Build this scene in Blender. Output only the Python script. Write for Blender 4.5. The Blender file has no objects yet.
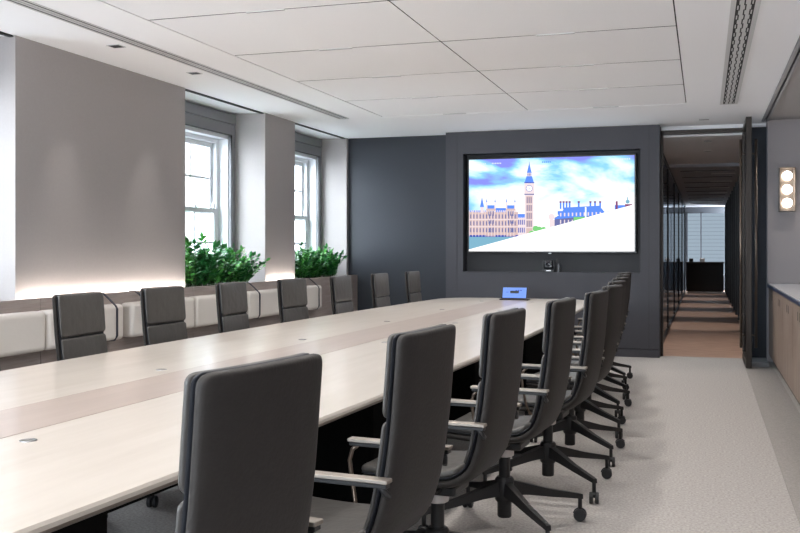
import bpy, bmesh, math, random
from mathutils import Vector, Matrix
random.seed(7)
SC = bpy.context.scene
COL = SC.collection
PI = math.pi

# ------------------------------------------------------------------ materials
def srgb(r, g, b):
    def f(c):
        c /= 255.0
        return c/12.92 if c <= 0.04045 else ((c+0.055)/1.055)**2.4
    return (f(r), f(g), f(b), 1)

def mat(name, col, rough=0.5, metal=0.0, coat=0.0, sheen=0.0, noise=None, bump=None, spec=None, stretch=(1,1,1), col2=None, emis=None, alpha=None):
    """col: linear rgba. noise=(scale, amount): colour variation toward col2. bump=(scale,strength)."""
    m = bpy.data.materials.new(name); m.use_nodes = True
    nt = m.node_tree; N = nt.nodes; L = nt.links
    b = N['Principled BSDF']
    b.inputs['Base Color'].default_value = col
    b.inputs['Roughness'].default_value = rough
    b.inputs['Metallic'].default_value = metal
    if spec is not None: b.inputs['Specular IOR Level'].default_value = spec
    if coat: b.inputs['Coat Weight'].default_value = coat; b.inputs['Coat Roughness'].default_value = 0.12
    if sheen: b.inputs['Sheen Weight'].default_value = sheen; b.inputs['Sheen Roughness'].default_value = 0.4
    if emis: b.inputs['Emission Color'].default_value = emis[0]; b.inputs['Emission Strength'].default_value = emis[1]
    if noise or bump:
        tc = N.new('ShaderNodeTexCoord'); mp = N.new('ShaderNodeMapping')
        mp.inputs['Scale'].default_value = stretch
        L.new(tc.outputs['Object'], mp.inputs['Vector'])
    if noise:
        nz = N.new('ShaderNodeTexNoise'); nz.inputs['Scale'].default_value = noise[0]; nz.inputs['Detail'].default_value = 6
        nz.inputs['Roughness'].default_value = 0.6
        L.new(mp.outputs[0], nz.inputs['Vector'])
        rp = N.new('ShaderNodeValToRGB')
        rp.color_ramp.elements[0].position = 0.32; rp.color_ramp.elements[1].position = 0.68
        c2 = col2 if col2 else tuple(max(0, c*(1-noise[1])) for c in col[:3])+(1,)
        rp.color_ramp.elements[0].color = c2; rp.color_ramp.elements[1].color = col
        L.new(nz.outputs['Fac'], rp.inputs['Fac']); L.new(rp.outputs['Color'], b.inputs['Base Color'])
    if bump:
        nb = N.new('ShaderNodeTexNoise'); nb.inputs['Scale'].default_value = bump[0]; nb.inputs['Detail'].default_value = 4
        L.new(mp.outputs[0], nb.inputs['Vector'])
        bp = N.new('ShaderNodeBump'); bp.inputs['Strength'].default_value = bump[1]; bp.inputs['Distance'].default_value = 0.01
        L.new(nb.outputs['Fac'], bp.inputs['Height']); L.new(bp.outputs['Normal'], b.inputs['Normal'])
    return m

def emit(name, col, s):
    m = bpy.data.materials.new(name); m.use_nodes = True
    nt = m.node_tree; nt.nodes.clear()
    e = nt.nodes.new('ShaderNodeEmission'); e.inputs[0].default_value = col; e.inputs[1].default_value = s
    o = nt.nodes.new('ShaderNodeOutputMaterial'); nt.links.new(e.outputs[0], o.inputs[0])
    return m

def glass(name, tint=(1,1,1,1), refl=0.12):
    m = bpy.data.materials.new(name); m.use_nodes = True
    nt = m.node_tree; nt.nodes.clear()
    t = nt.nodes.new('ShaderNodeBsdfTransparent'); t.inputs[0].default_value = tint
    g = nt.nodes.new('ShaderNodeBsdfGlossy'); g.inputs['Roughness'].default_value = 0.02
    lw = nt.nodes.new('ShaderNodeLayerWeight'); lw.inputs[0].default_value = .5; pw = nt.nodes.new('ShaderNodeMath'); pw.operation = 'POWER'; pw.inputs[1].default_value = 4; nt.links.new(lw.outputs['Facing'], pw.inputs[0]); ma = nt.nodes.new('ShaderNodeMath'); ma.operation = 'MULTIPLY_ADD'; ma.inputs[1].default_value = .5; ma.inputs[2].default_value = refl*.25; nt.links.new(pw.outputs[0], ma.inputs[0])
    mx = nt.nodes.new('ShaderNodeMixShader'); o = nt.nodes.new('ShaderNodeOutputMaterial')
    nt.links.new(ma.outputs[0], mx.inputs[0]); nt.links.new(t.outputs[0], mx.inputs[1]); nt.links.new(g.outputs[0], mx.inputs[2])
    nt.links.new(mx.outputs[0], o.inputs[0])
    return m

M = {}
M['carpet'] = mat('carpet', (.49,.465,.445,1), .95, noise=(75,.42), bump=(160,.2), spec=.1)
M['carpet_border'] = mat('carpet_border', (.36,.34,.325,1), .95, noise=(90,.25), bump=(160,.5), spec=.1)
M['ceiling'] = mat('ceiling_paint', (.93,.93,.94,1), .9, spec=.1)
M['panel'] = mat('acoustic_panel', (.89,.89,.90,1), .95, noise=(220,.04), spec=.05)
M['ceiling_shaded'] = mat('ceiling_paint_shaded', (.42,.40,.39,1), .85, spec=.1)  # same ceiling, the dimmer light over the sideboard put into its colour
M['pillar'] = mat('pillar_paint', (.38,.355,.345,1), .75, noise=(60,.04), spec=.2)
M['reveal'] = mat('reveal_paint', (.66,.655,.66,1), .7, spec=.2)
M['wall_dark'] = mat('dark_wall_lining', (.028,.032,.040,1), .45, noise=(40,.06), spec=.35)
M['wall_dark2'] = mat('dark_wall_panel', (.062,.062,.072,1), .5, noise=(40,.05), spec=.3)
M['wall_grey'] = mat('grey_wall_paint', (.40,.365,.36,1), .8, spec=.15)
M['wall_white'] = mat('rear_wall_paint', (.62,.61,.60,1), .9, spec=.1)
M['grey_metal'] = mat('grey_window_metal', (.22,.225,.24,1), .45)
M['white_wood'] = mat('white_window_paint', (.80,.82,.85,1), .5)
M['black'] = mat('black_gap', (.008,.008,.009,1), .7)
M['niche'] = mat('niche_lining', (.020,.021,.025,1), .55)
M['bronze'] = mat('dark_bronze', (.035,.028,.024,1), .38, metal=.6)
M['handle_metal'] = mat('handle_bronze', (.16,.125,.10,1), .3, metal=.9)
M['table_top'] = mat('table_cream_veneer', (.50,.458,.415,1), .30, noise=(3.0,.12), stretch=(4.5,.45,1), col2=(.435,.395,.35,1), coat=.35)
M['table_band'] = mat('table_band_veneer', (.375,.315,.28,1), .32, noise=(3.5,.1), stretch=(5,.5,1), col2=(.335,.28,.25,1), coat=.3)
M['table_edge'] = mat('table_edge', (.24,.195,.165,1), .4, noise=(8,.1))
M['table_base'] = mat('table_black_base', (.004,.004,.004,1), .8, spec=.1)
M['grommet'] = mat('grommet_metal', (.30,.30,.30,1), .3, metal=.9)
M['chair_back'] = mat('chair_charcoal_hide', (.023,.020,.0185,1), .62, noise=(35,.15), bump=(90,.12), sheen=.02, spec=.25)
M['chair_pad'] = mat('chair_pad_hide', (.050,.047,.044,1), .42, noise=(9,.18), bump=(11,.5), spec=.5)
M['chair_rim'] = mat('chair_dark_piping', (.016,.018,.024,1), .5)
M['base_black'] = mat('chair_black_base', (.012,.012,.013,1), .42, spec=.4)
M['rubber'] = mat('caster_rubber', (.014,.014,.016,1), .55)
M['alu'] = mat('satin_aluminium', (.27,.24,.21,1), .5, metal=.75)
M['collar'] = mat('pale_collar', (.52,.48,.46,1), .45, metal=.15)
M['taupe'] = mat('taupe_wood', (.37,.315,.29,1), .5, noise=(5,.2), stretch=(1,.7,9), col2=(.28,.235,.215,1))
M['cream'] = mat('cream_hide', (.66,.62,.575,1), .5, bump=(30,.06), spec=.35)
M['strap'] = mat('navy_strap', (.022,.024,.038,1), .55)
M['leaf'] = mat('leaf_green', (.045,.27,.07,1), .30, noise=(9,.6), col2=(.015,.11,.03,1), spec=.5)
M['leaf2'] = mat('leaf_bright', (.15,.50,.10,1), .3, noise=(9,.5), col2=(.05,.25,.05,1), spec=.5)
M['stem'] = mat('stem_green', (.04,.07,.02,1), .5)
M['soil'] = mat('soil', (.02,.014,.01,1), .95)
M['walnut'] = mat('sideboard_walnut', (.33,.25,.20,1), .45, noise=(4,.35), stretch=(6,6,.6), col2=(.22,.16,.125,1))
M['stone'] = mat('sideboard_stone', (.66,.66,.68,1), .25, noise=(7,.1), coat=.2)
M['navy_edge'] = mat('sideboard_navy_edge', (.03,.04,.085,1), .35)
M['toe'] = mat('toe_kick', (.06,.05,.045,1), .5)
M['oak_floor'] = mat('corridor_wood_floor', (.46,.29,.21,1), .55, noise=(3,.3), stretch=(1.2,6,1), col2=(.30,.18,.13,1))
M['corr_ceiling'] = mat('corridor_ceiling_paint', (.80,.80,.80,1), .9)
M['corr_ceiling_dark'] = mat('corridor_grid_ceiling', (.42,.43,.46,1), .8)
M['corr_wall'] = mat('corridor_dark_wall', (.06,.065,.075,1), .5)
M['black_frame'] = mat('black_frame', (.012,.012,.014,1), .4)
M['glass'] = glass('clear_glass')
M['tint_glass'] = glass('smoked_glass', (.60,.66,.72,1), .35)
M['brass'] = mat('sconce_nickel', (.24,.20,.165,1), .3, metal=.8)
M['globe'] = emit('lit_globe', (1,.90,.80,1), 9)
M['led'] = emit('cove_led', (1,.90,.82,1), 38.0)
M['slot'] = mat('diffuser_white', (.62,.62,.62,1), .5)
M['plastic'] = mat('black_plastic', (.012,.013,.016,1), .3)
M['lens'] = mat('camera_lens', (.02,.02,.03,1), .05, spec=.9)
M['silver'] = mat('silver_plastic', (.45,.45,.46,1), .3, metal=.6)
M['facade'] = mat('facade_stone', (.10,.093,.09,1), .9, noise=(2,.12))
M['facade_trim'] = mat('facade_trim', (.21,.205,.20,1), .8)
M['facade_glass'] = mat('facade_window', (.06,.075,.09,1), .15)
M['blind'] = emit('blind_daylight', (.50,.62,.74,1), .55)  # daylight behind the blind put in as its own glow
M['street'] = mat('street_stone', (.18,.18,.18,1), .9)

# ------------------------------------------------------------------ mesh helpers
class MB:
    def __init__(s): s.bm = bmesh.new(); s.mi = 0
    def _done(s, faces, smooth=False):
        for f in faces: f.material_index = s.mi; f.smooth = smooth
    def box(s, x0, x1, y0, y1, z0, z1, bev=0.0, seg=2):
        g = bmesh.ops.create_cube(s.bm, size=1)
        vs = g['verts']
        for v in vs: v.co = Vector(((x0+x1)/2+v.co.x*(x1-x0), (y0+y1)/2+v.co.y*(y1-y0), (z0+z1)/2+v.co.z*(z1-z0)))
        fs = set(f for v in vs for f in v.link_faces)
        if bev > 0:
            es = list(set(e for v in vs for e in v.link_edges))
            r = bmesh.ops.bevel(s.bm, geom=es, offset=bev, segments=seg, profile=.5, affect='EDGES')
            fs = set(f for f in fs if f.is_valid) | set(r['faces'])
            s._done([f for f in fs if f.is_valid], True)
        else: s._done(fs)
        return s
    def rings(s, rings, close=True, caps=True, smooth=True):
        V = [[s.bm.verts.new(p) for p in r] for r in rings]
        n = len(V[0]); fs = []
        for a, b in zip(V, V[1:]):
            for i in range(n if close else n-1):
                j = (i+1) % n
                fs.append(s.bm.faces.new((a[i], a[j], b[j], b[i])))
        if caps and close:
            fs.append(s.bm.faces.new(V[0][::-1])); fs.append(s.bm.faces.new(V[-1]))
        s._done(fs, smooth); return s
    def tube(s, pts, r, n=10, caps=True):
        """pts: list of points; r: radius or list"""
        P = [Vector(p) for p in pts]; R = r if isinstance(r, (list, tuple)) else [r]*len(P)
        rings = []; up = None
        for i, p in enumerate(P):
            d = (P[min(i+1, len(P)-1)]-P[max(i-1, 0)]).normalized()
            if up is None: up = Vector((0,0,1)) if abs(d.z) < .9 else Vector((1,0,0))
            a = d.cross(up).normalized(); b = a.cross(d).normalized(); up = b
            rings.append([p+(a*math.cos(2*PI*k/n)+b*math.sin(2*PI*k/n))*R[i] for k in range(n)])
        return s.rings(rings, caps=caps)
    def lathe(s, prof, c=(0,0,0), n=24, axis='Z'):
        c = Vector(c); rings = []
        for r, h in prof:
            ring = []
            for k in range(n):
                a = 2*PI*k/n; x, y = max(r, 1e-4)*math.cos(a), max(r, 1e-4)*math.sin(a)
                ring.append(c+(Vector((x, y, h)) if axis == 'Z' else Vector((h, x, y)) if axis == 'X' else Vector((y, h, x))))
            rings.append(ring)
        return s.rings(rings)
    def poly(s, pts, z0, z1):
        """extruded XY outline"""
        return s.rings([[Vector((x, y, z0)) for x, y in pts], [Vector((x, y, z1)) for x, y in pts]], smooth=False)
    def quad(s, a, b, c, d):
        f = s.bm.faces.new([s.bm.verts.new(p) for p in (a, b, c, d)]); s._done([f]); return s
    def face(s, pts):
        f = s.bm.faces.new([s.bm.verts.new(p) for p in pts]); s._done([f]); return s
    def build(s, name, mats, parent=None, fix=True):
        if fix: bmesh.ops.recalc_face_normals(s.bm, faces=s.bm.faces)
        me = bpy.data.meshes.new(name); s.bm.to_mesh(me); s.bm.free()
        for m in (mats if isinstance(mats, list) else [mats]): me.materials.append(m)
        o = bpy.data.objects.new(name, me); COL.objects.link(o)
        if parent: o.parent = parent
        return o

def sharp(o, ang=40):
    """keep hard edges hard on smooth-shaded meshes"""
    me = o.data; bm = bmesh.new(); bm.from_mesh(me)
    for e in bm.edges:
        if len(e.link_faces) == 2 and e.calc_face_angle(0) > math.radians(ang): e.smooth = False
    bm.to_mesh(me); bm.free(); return o

def tag(o, label=None, cat=None, group=None, kind=None):
    if label: o['label'] = label
    if cat: o['category'] = cat
    if group: o['group'] = group
    if kind: o['kind'] = kind
    return o
def empty(name, loc=(0,0,0), rz=0):
    o = bpy.data.objects.new(name, None); o.empty_display_size = .1; COL.objects.link(o)
    o.location = loc; o.rotation_euler = (0,0,rz); return o
def copy_tree(o, parent=None):
    c = o.copy(); COL.objects.link(c)
    if parent: c.parent = parent
    for ch in list(o.children): copy_tree(ch, c)
    return c
def struct(o): o['kind'] = 'structure'; return o

CZ = 2.785      # ceiling height
WX = -4.56      # face of the window-side pillars
GX = -4.92      # plane of the grey window frames
BY = 12.1       # back wall
PY = 11.85      # projecting media wall
RX = 1.36       # right wall
NY = -2.6       # wall behind

# ------------------------------------------------------------------ room shell
m = MB(); m.box(-5.3, RX, NY, BY, -.06, 0); fl = struct(m.build('floor', M['carpet']))
m = MB(); m.box(.43, .72, NY+.01, PY, 0, .004); struct(m.build('trim_1', M['carpet_border']))
# ceiling: slab around the raised tray, the tray panels as parts
TX0, TX1, TYN, TYF = -3.45, -.17, -1.9, 10.24
m = MB()
for x0, x1, y0, y1 in ((-5.3, TX0, NY, BY+.0), (TX1, .64, NY, BY), (TX0, TX1, TYF, BY), (TX0, TX1, NY, TYN)):
    m.box(x0, x1, y0, y1, CZ, CZ+.08)
ceil = struct(m.build('ceiling', M['ceiling']))
m = MB(); m.box(TX0, TX1, TYN, TYF, CZ+.013, CZ+.1); m.build('tray_backing', M['black'], ceil)
CXM = -1.80
js = [TYF-1.195*k for k in range(11)]
for k in range(10):
    for x0, x1 in ((TX0+.007, CXM-.004), (CXM+.004, TX1-.009)):
        m = MB(); m.box(x0, x1, max(js[k+1]+.007, TYN+.004), js[k]-.007, CZ+.003, CZ+.0128)
        pn = m.build('ceiling_panel', [M['panel'], M['black']], ceil)
        for p in pn.data.polygons:
            if abs(p.normal.z) < .5: p.material_index = 1
m = MB(); m.box(.64, .72, PY+.02, BY+.15, CZ, CZ+.08); m.build('ceiling_infill', M['ceiling'], ceil)
m = MB(); m.box(.70, RX, NY, PY+.02, CZ+.0, CZ+.08); m.build('side_soffit', M['ceiling_shaded'], ceil)
m = MB(); m.box(.635, .665, NY, PY+.02, CZ-.012, CZ+.06); m.box(.685, .71, NY, PY+.02, CZ-.012, CZ+.06); m.box(.66, .69, NY, PY+.02, CZ+.02, CZ+.06)
m.build('trim_channel', M['grey_metal'], ceil)

# left wall: pillars between window recesses
REC = [(0.4, 2.1), (4.25, 5.55), (7.84, 9.53), (10.33, 12.03)]  # first recess is out of view, added for daylight; second narrowed to admit less
m = MB(); prev = NY
for y0, y1 in REC:
    m.box(-5.3, WX, prev, y0, 0, CZ); prev = y1
m.box(-5.3, WX, prev, BY, 0, CZ)
wl = struct(m.build('wall_left', M['pillar']))
# below and above the windows
m = MB()
for y0, y1 in REC:
    m.box(-5.3, -5.0, y0, y1, 0, .9); m.box(-5.3, -5.0, y0, y1, 2.66, CZ)
m.build('spandrel', M['reveal'], wl)
for y0, y1 in REC:   # dark slot at the recess head
    m = MB(); m.box(WX-.05, WX-.015, y0+.001, y1-.001, CZ-.012, CZ+.0); m.build('blind_slot', M['black'], wl)
# back wall
m = MB(); m.box(-5.3, -.5, BY, BY+.15, 0, CZ+.08)
wb = struct(m.build('wall_back', M['wall_dark']))
# header over the door, right jamb block, sconce wall
m = MB(); m.box(-.5, .72, BY, BY+.15, 2.735, CZ+.08); m.build('door_header_wall', M['ceiling'], wb)
m = MB(); m.box(.46+.06, .72, BY-.05, BY+.15, 0, 2.735); m.build('dark_jamb_block', M['wall_dark'], wb)
m = MB(); m.box(.70, RX, PY, BY+.15, 0, CZ+.08); struct(m.build('wall_sconce_side', M['wall_grey']))
# projecting media wall with niche
NX0, NX1, NZ0, NZ1 = -2.915, -.728, 1.015, 2.505
m = MB()
g = .0035
for x0, x1, z0, z1 in ((-3.14, NX0-.075-g, .10, CZ-.0), (NX0-.075, NX0, .10, CZ), (NX1, -.63, .10, CZ), (-.63+g, -.505, .10, CZ),
                       (NX0, NX1, NZ1, CZ), (NX0, NX1, .10+g, NZ0-.0)):
    m.box(x0, x1, PY, BY-.002, z0, z1)
media = struct(m.build('wall_media', M['wall_dark2']))
m = MB(); m.box(NX0, NX1, BY-.04, BY-.003, NZ0, NZ1); m.build('niche_lining', M['niche'], media)
m = MB(); m.box(-3.13, -.515, PY+.006, PY+.03, .09, CZ-.01)  # backing seen in the seams
m2 = MB(); m2.box(-3.14, -.505, PY-.0, BY-.002, 0, .095); m2.build('baseboard_back', M['wall_dark2'], media)
m.bm.free()
m = MB()
for x in (NX0-.075-g, -.63): m.box(x, x+g, PY+.004, PY+.02, .1, CZ-.001)
m.box(NX0, NX1, PY+.004, PY+.02, .1, .1+g)
m.build('panel_seam', M['black'], media)
m = MB(); m.box(NX0, NX1, PY-.004, PY+.05, NZ0-.012, NZ0+.001); m.build('niche_sill', M['wall_dark2'], media)
# right wall and rear wall (behind the camera, with an opening added for daylight)
m = MB(); m.box(RX, RX+.15, NY, BY, 0, CZ+.08); struct(m.build('wall_right', M['wall_grey']))
m = MB(); m.box(-5.3, -4.4, NY-.2, NY, 0, CZ+.08); m.box(-.5, RX, NY-.2, NY, 0, CZ+.08); m.box(-4.4, -.5, NY-.2, NY, 0, .8); m.box(-4.4, -.5, NY-.2, NY, 2.6, CZ+.08)
struct(m.build('wall_rear', M['wall_white']))

# windows on the left
def window(n, y0, y1):
    root = struct(empty('window_%d' % n, (GX, (y0+y1)/2, .9)))
    def P(mb, name, mt):
        o = mb.build(name, mt, root); o.matrix_parent_inverse = Matrix.Translation(-Vector(root.location)); return o
    # grey inner frame
    f = MB(); w = .085
    f.box(GX-.04, GX, y0, y0+w, .90, 2.66, .003, 1); f.box(GX-.04, GX, y1-w, y1, .90, 2.66, .003, 1)
    f.box(GX-.04, GX+.0, y0+w, y1-w, 2.54, 2.66, .003, 1); f.box(GX-.04, GX, y0+w, y1-w, .9, .96, .003, 1)
    P(f, 'inner_frame', M['grey_metal'])
    f = MB(); f.box(GX-.05, GX+.01, y0, y1, 2.665, CZ-.015, .003, 1); P(f, 'blind_box', M['grey_metal'])
    f = MB(); f.box(GX-.012, GX+.004, y0+w-.006, y0+w, .96, 2.54); f.box(GX-.012, GX+.004, y1-w, y1-w+.006, .96, 2.54); f.box(GX-.012, GX+.004, y0+w, y1-w, 2.537, 2.545)
    P(f, 'gasket', M['black_frame'])
    # deep white lining
    f = MB(); a, b = y0+w, y1-w
    f.box(-5.28, GX-.04, a-.02, a+.012, .9, 2.58); f.box(-5.28, GX-.04, b-.012, b+.02, .9, 2.58); f.box(-5.28, GX-.04, a, b, 2.50, 2.60); f.box(-5.30, GX-.04, a, b, .86, .93)
    P(f, 'lining', M['white_wood'])
    # casing round the sashes
    f = MB(); X0, X1 = -5.17, -5.07
    f.box(X0, X1, a+.012, a+.07, .93, 2.50, .004, 1); f.box(X0, X1, b-.07, b-.012, .93, 2.50, .004, 1); f.box(X0, X1, a+.07, b-.07, 2.455, 2.50, .004, 1); f.box(X0, X1, a+.07, b-.07, .93, 1.0, .004, 1)
    P(f, 'casing', M['white_wood'])
    a += .07; b -= .07
    for nm, z0, z1, X in (('upper_sash', 1.68, 2.455, -5.165), ('lower_sash', 1.0, 1.74, -5.115)):
        f = MB(); fw = .05
        f.box(X, X+.045, a, a+fw, z0, z1, .003, 1); f.box(X, X+.045, b-fw, b, z0, z1, .003, 1)
        f.box(X, X+.045, a+fw, b-fw, z0, z0+.055, .003, 1); f.box(X, X+.045, a+fw, b-fw, z1-.05, z1, .003, 1)
        for k in (1, 2):
            y = a+(b-a)*k/3; f.box(X+.008, X+.037, y-.011, y+.011, z0+.05, z1-.05)
        z = (z0+z1)/2; f.box(X+.008, X+.037, a+fw, b-fw, z-.011, z+.011)
        s = P(f, nm, M['white_wood'])
        f = MB(); f.box(X+.02, X+.024, a+fw, b-fw, z0+.05, z1-.05); p = f.build('pane', M['glass'], s)
    f = MB(); f.box(-5.07, -5.04, (a+b)/2+.18, (a+b)/2+.22, 1.735, 1.765, .004, 1); f.box(-5.07, -5.045, b-.10, b-.07, 1.74, 1.80, .004, 1); P(f, 'sash_latch', M['white_wood'])
    return root
for i, (y0, y1) in enumerate(REC): window(i+1, y0, y1)
# unseen rear window, added to bring in daylight
root = struct(empty('window_5', (0, NY, 0)))
f = MB()
for k in range(5):
    x = -4.4+3.9*k/4; f.box(x-.03, x+.03, -.12, -.04, .8, 2.6)
f.box(-4.4, -.5, -.12, -.04, .8, .86); f.box(-4.4, -.5, -.12, -.04, 2.54, 2.6); f.build('window_frame', M['grey_metal'], root)
f = MB(); f.box(-4.4, -.5, -.085, -.08, .86, 2.54); f.build('pane', M['glass'], root)

# ------------------------------------------------------------------ bench back panelling, cove light, cushions
PX = -4.42
pr = tag(empty('bench_back_panel', (PX, 8, 0)), 'long taupe wood grained panelling running below the windows', 'panelling')
ys = [1.2, 3.5, 5.64, 7.74, 9.86, 12.08]
for a, b in zip(ys, ys[1:]):
    f = MB(); f.box(-.05, 0, a+.003-8, b-.003-8, 0.02, .955, .002, 1); f.build('panel', M['taupe'], pr)
f = MB(); f.box(-.048, -.03, 1.2-8, 12.08-8, 0, .945); f.build('backing', M['black'], pr)
for i, (a, b) in enumerate([(2.1, 4.25), (5.55, 7.84), (9.53, 10.33)]):
    f = MB(); f.box(WX+.035, WX+.055, a+.01, b-.01, .915, .93)
    o = f.build('cove_light', M['led']); tag(o, ['linear light glowing behind the panelling left of the first wall pier', 'linear light glowing along the foot of the widest wall pier', 'linear light glowing along the foot of the narrow pier between the plants'][i], 'light', 'cove lights behind the panelling')
    f = MB(); f.box(WX+.002, WX+.085, a+.005, b-.005, .895, .912); f.build('channel', M['silver'], o)

def rslab(x0, x1, y0, y1, z0, z1, r=.035, name='cushion', mt=None, parent=None):
    f = MB(); f.box(x0, x1, y0, y1, z0, z1, r, 5); return f.build(name, mt or M['cream'], parent)
runs = [(4.60, 5.545, None, 'cream bench back cushion at the far left, left of the panel seam'), (5.56, 6.47, 6.36, 'cream bench back cushion with a strap at its right end, behind the leftmost whole chair'),
        (6.58, 7.565, 6.80, 'cream bench back cushion with a strap at its left end, below the wide pier'), (7.58, 8.52, None, 'cream bench back cushion below the first potted plants, left of the third whole chair'),
        (8.62, 9.565, 8.84, 'cream bench back cushion below the narrow pier, strapped at its left end'), (9.58, 10.53, 10.41, 'cream bench back cushion below the second potted plants, strapped at its right end')]
for a, b, st, lab in runs:
    c = empty('bench_cushion', (PX+.002, (a+b)/2, .60)); tag(c, lab, 'cushion', 'bench back cushions')
    h = (b-a)/2
    rslab(0, .125, -h, h, 0, .275, .035, 'cushion_pad', M['cream'], c)
    if st:
        f = MB(); y = st-(a+b)/2; w = .010; t = .005
        path = [(.0, .36), (-.055, .36), (-.055, .354), (.002, .354), (.002, .35), (.128, .252), (.128, .03), (.10, -.004), (.002, -.006), (.002, -.012), (.103, -.010), (.134, .026), (.134, .256), (.006, .36)]
        # strap ribbon over the panel top, round the cushion
        cl = [(-.05, .357), (.004, .359), (.06, .315), (.120, .262), (.131, .24), (.131, .035), (.105, -.003), (.003, -.006)]
        rings = []
        for i, (x, z) in enumerate(cl):
            x0, z0 = cl[max(i-1, 0)]; x1, z1 = cl[min(i+1, len(cl)-1)]
            d = Vector((x1-x0, 0, z1-z0)).normalized(); n = Vector((-d.z, 0, d.x))*(-t/2)
            p = Vector((x, y, z)); Yv = Vector((0, w, 0))
            rings.append([p-n-Yv, p-n+Yv, p+n+Yv, p+n-Yv])
        f.rings(rings, smooth=False); f.build('strap', M['strap'], c)

# planter troughs in the two recesses
for i, (a, b) in enumerate(REC[2:]):
    f = MB(); X0, X1 = -4.90, -4.475
    f.box(X0, X1, a+.005, b-.005, .55, .60); f.box(X0, X0+.02, a+.005, b-.005, .60, .935); f.box(X1-.02, X1, a+.005, b-.005, .60, .94)
    f.box(X0+.02, X1-.02, a+.005, a+.025, .60, .935); f.box(X0+.02, X1-.02, b-.025, b-.005, .60, .935)
    o = f.build('planter_trough', M['taupe']); tag(o, ['planter trough set in the window recess left of the narrow pier', 'planter trough set in the window recess beside the dark wall'][i], 'planter', 'window planters')
    f = MB(); f.box(X0+.021, X1-.021, a+.026, b-.026, .60, .91); f.build('soil', M['soil'], o)
    f = MB(); f.box(X0+.05, X1-.05, a+.1, b-.1, 0, .55); f.build('plinth', M['taupe'], o)

def leaf(f, base, d, up, L, W):
    d = d.normalized(); s = d.cross(up).normalized(); n = s.cross(d).normalized()
    def P(t, w, k): return base+d*(L*t)+s*(W*w)+n*(k*L)
    a = P(0, 0, 0); b = P(.3, .42, .05); c = P(.62, .5, .05); e = P(1, 0, -.12); g2 = P(.62, -.5, .05); h = P(.3, -.42, .05); m1 = P(.45, 0, -.03)
    vs = [f.bm.verts.new(p) for p in (a, b, c, e, g2, h, m1)]
    for idx in ((0, 1, 6), (1, 2, 6), (2, 3, 6), (3, 4, 6), (4, 5, 6), (5, 0, 6)):
        fc = f.bm.faces.new([vs[i] for i in idx]); fc.smooth = True; fc.material_index = f.mi
def make_plant(seed):
    R = random.Random(seed); fo = MB(); st = MB()
    for k in range(20):
        az = R.uniform(0, 2*PI); lean = R.uniform(.05, .75); H = R.uniform(.26, .47)*(1-.25*lean)
        b = Vector((R.uniform(-.05, .05), R.uniform(-.09, .09), 0)); dirv = Vector((math.cos(az)*lean*.75, math.sin(az)*lean, 1)).normalized()
        pts = []
        for i in range(7):
            t = i/6; pts.append(b+dirv*H*t+Vector((math.cos(az)*.6, math.sin(az), 0))*(.14*lean*t*t)-Vector((0, 0, .05*lean*t*t)))
        st.tube(pts, [.005-.0006*i for i in range(7)], 5)
        fo.mi = 0 if R.random() < .55 else 1
        for i in range(2, 25):
            t = .12+.88*i/24; q = t*6; j = min(int(q), 5); p = pts[j].lerp(pts[j+1], q-j)
            tg = (pts[j+1]-pts[j]).normalized()
            sd = Vector((-math.sin(az+R.uniform(-.9, .9)), math.cos(az+R.uniform(-.9, .9)), 0))*(1 if i % 2 else -1)
            d = sd+tg*R.uniform(.3, .9)+Vector((R.uniform(-.4, .4), R.uniform(-.4, .4), R.uniform(-.1, .3)))
            leaf(fo, p, d, Vector((R.uniform(-.3, .6), R.uniform(-.4, .1), 1)), R.uniform(.060, .095)*(1.1-.3*t), R.uniform(.032, .046))
        leaf(fo, pts[-1], tg, Vector((1, 0, .2)), .07, .03)
    root = empty('potted_plant'); root['category'] = 'plant'
    st.build('stems', M['stem'], root); fo.build('foliage', [M['leaf'], M['leaf2']], root, fix=False)
    return root
pls = [make_plant(s) for s in (3, 11, 25)]
PLOC = [(0, 8.17, .95), (1, 8.28, 1.22), (2, 8.55, 1.0), (0, 8.80, .98), (1, 9.05, .95), (2, 9.20, .74), (1, 10.67, .92), (2, 10.85, 1.0), (0, 11.02, .92), (1, 11.27, .98), (2, 11.52, .95), (0, 11.76, .85)]
plabs = ['leftmost leafy green plant in the planter beside the wide pier', 'tallest bright green leafy plant in the left planter', 'third leafy plant from the left in the left planter, at mid window',
         'leafy plant under the right sash edge of the left window', 'lower leafy plant in the left planter next to the grey reveal', 'rightmost low leafy plant of the left planter, beside the narrow pier',
         'leftmost leafy green plant of the right planter, beside the narrow pier', 'second leafy plant from the left in the right planter', 'third leafy plant of the right planter, under the window middle',
         'fourth leafy plant of the right planter, under the window edge', 'fifth leafy plant of the right planter, before the pale reveal', 'rightmost leafy plant, its fronds reaching over the dark wall']
used = set()
for i, (k, y, s) in enumerate(PLOC):
    o = pls[k] if k not in used else copy_tree(pls[k]); used.add(k)
    o.location = (-4.64-.05*(i % 2), y, .905); o.rotation_euler.z = i*2.1; o.scale = (s*.95, s*1.0, s)
    tag(o, plabs[i], 'plant', 'leafy plants in the window planters')

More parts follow.
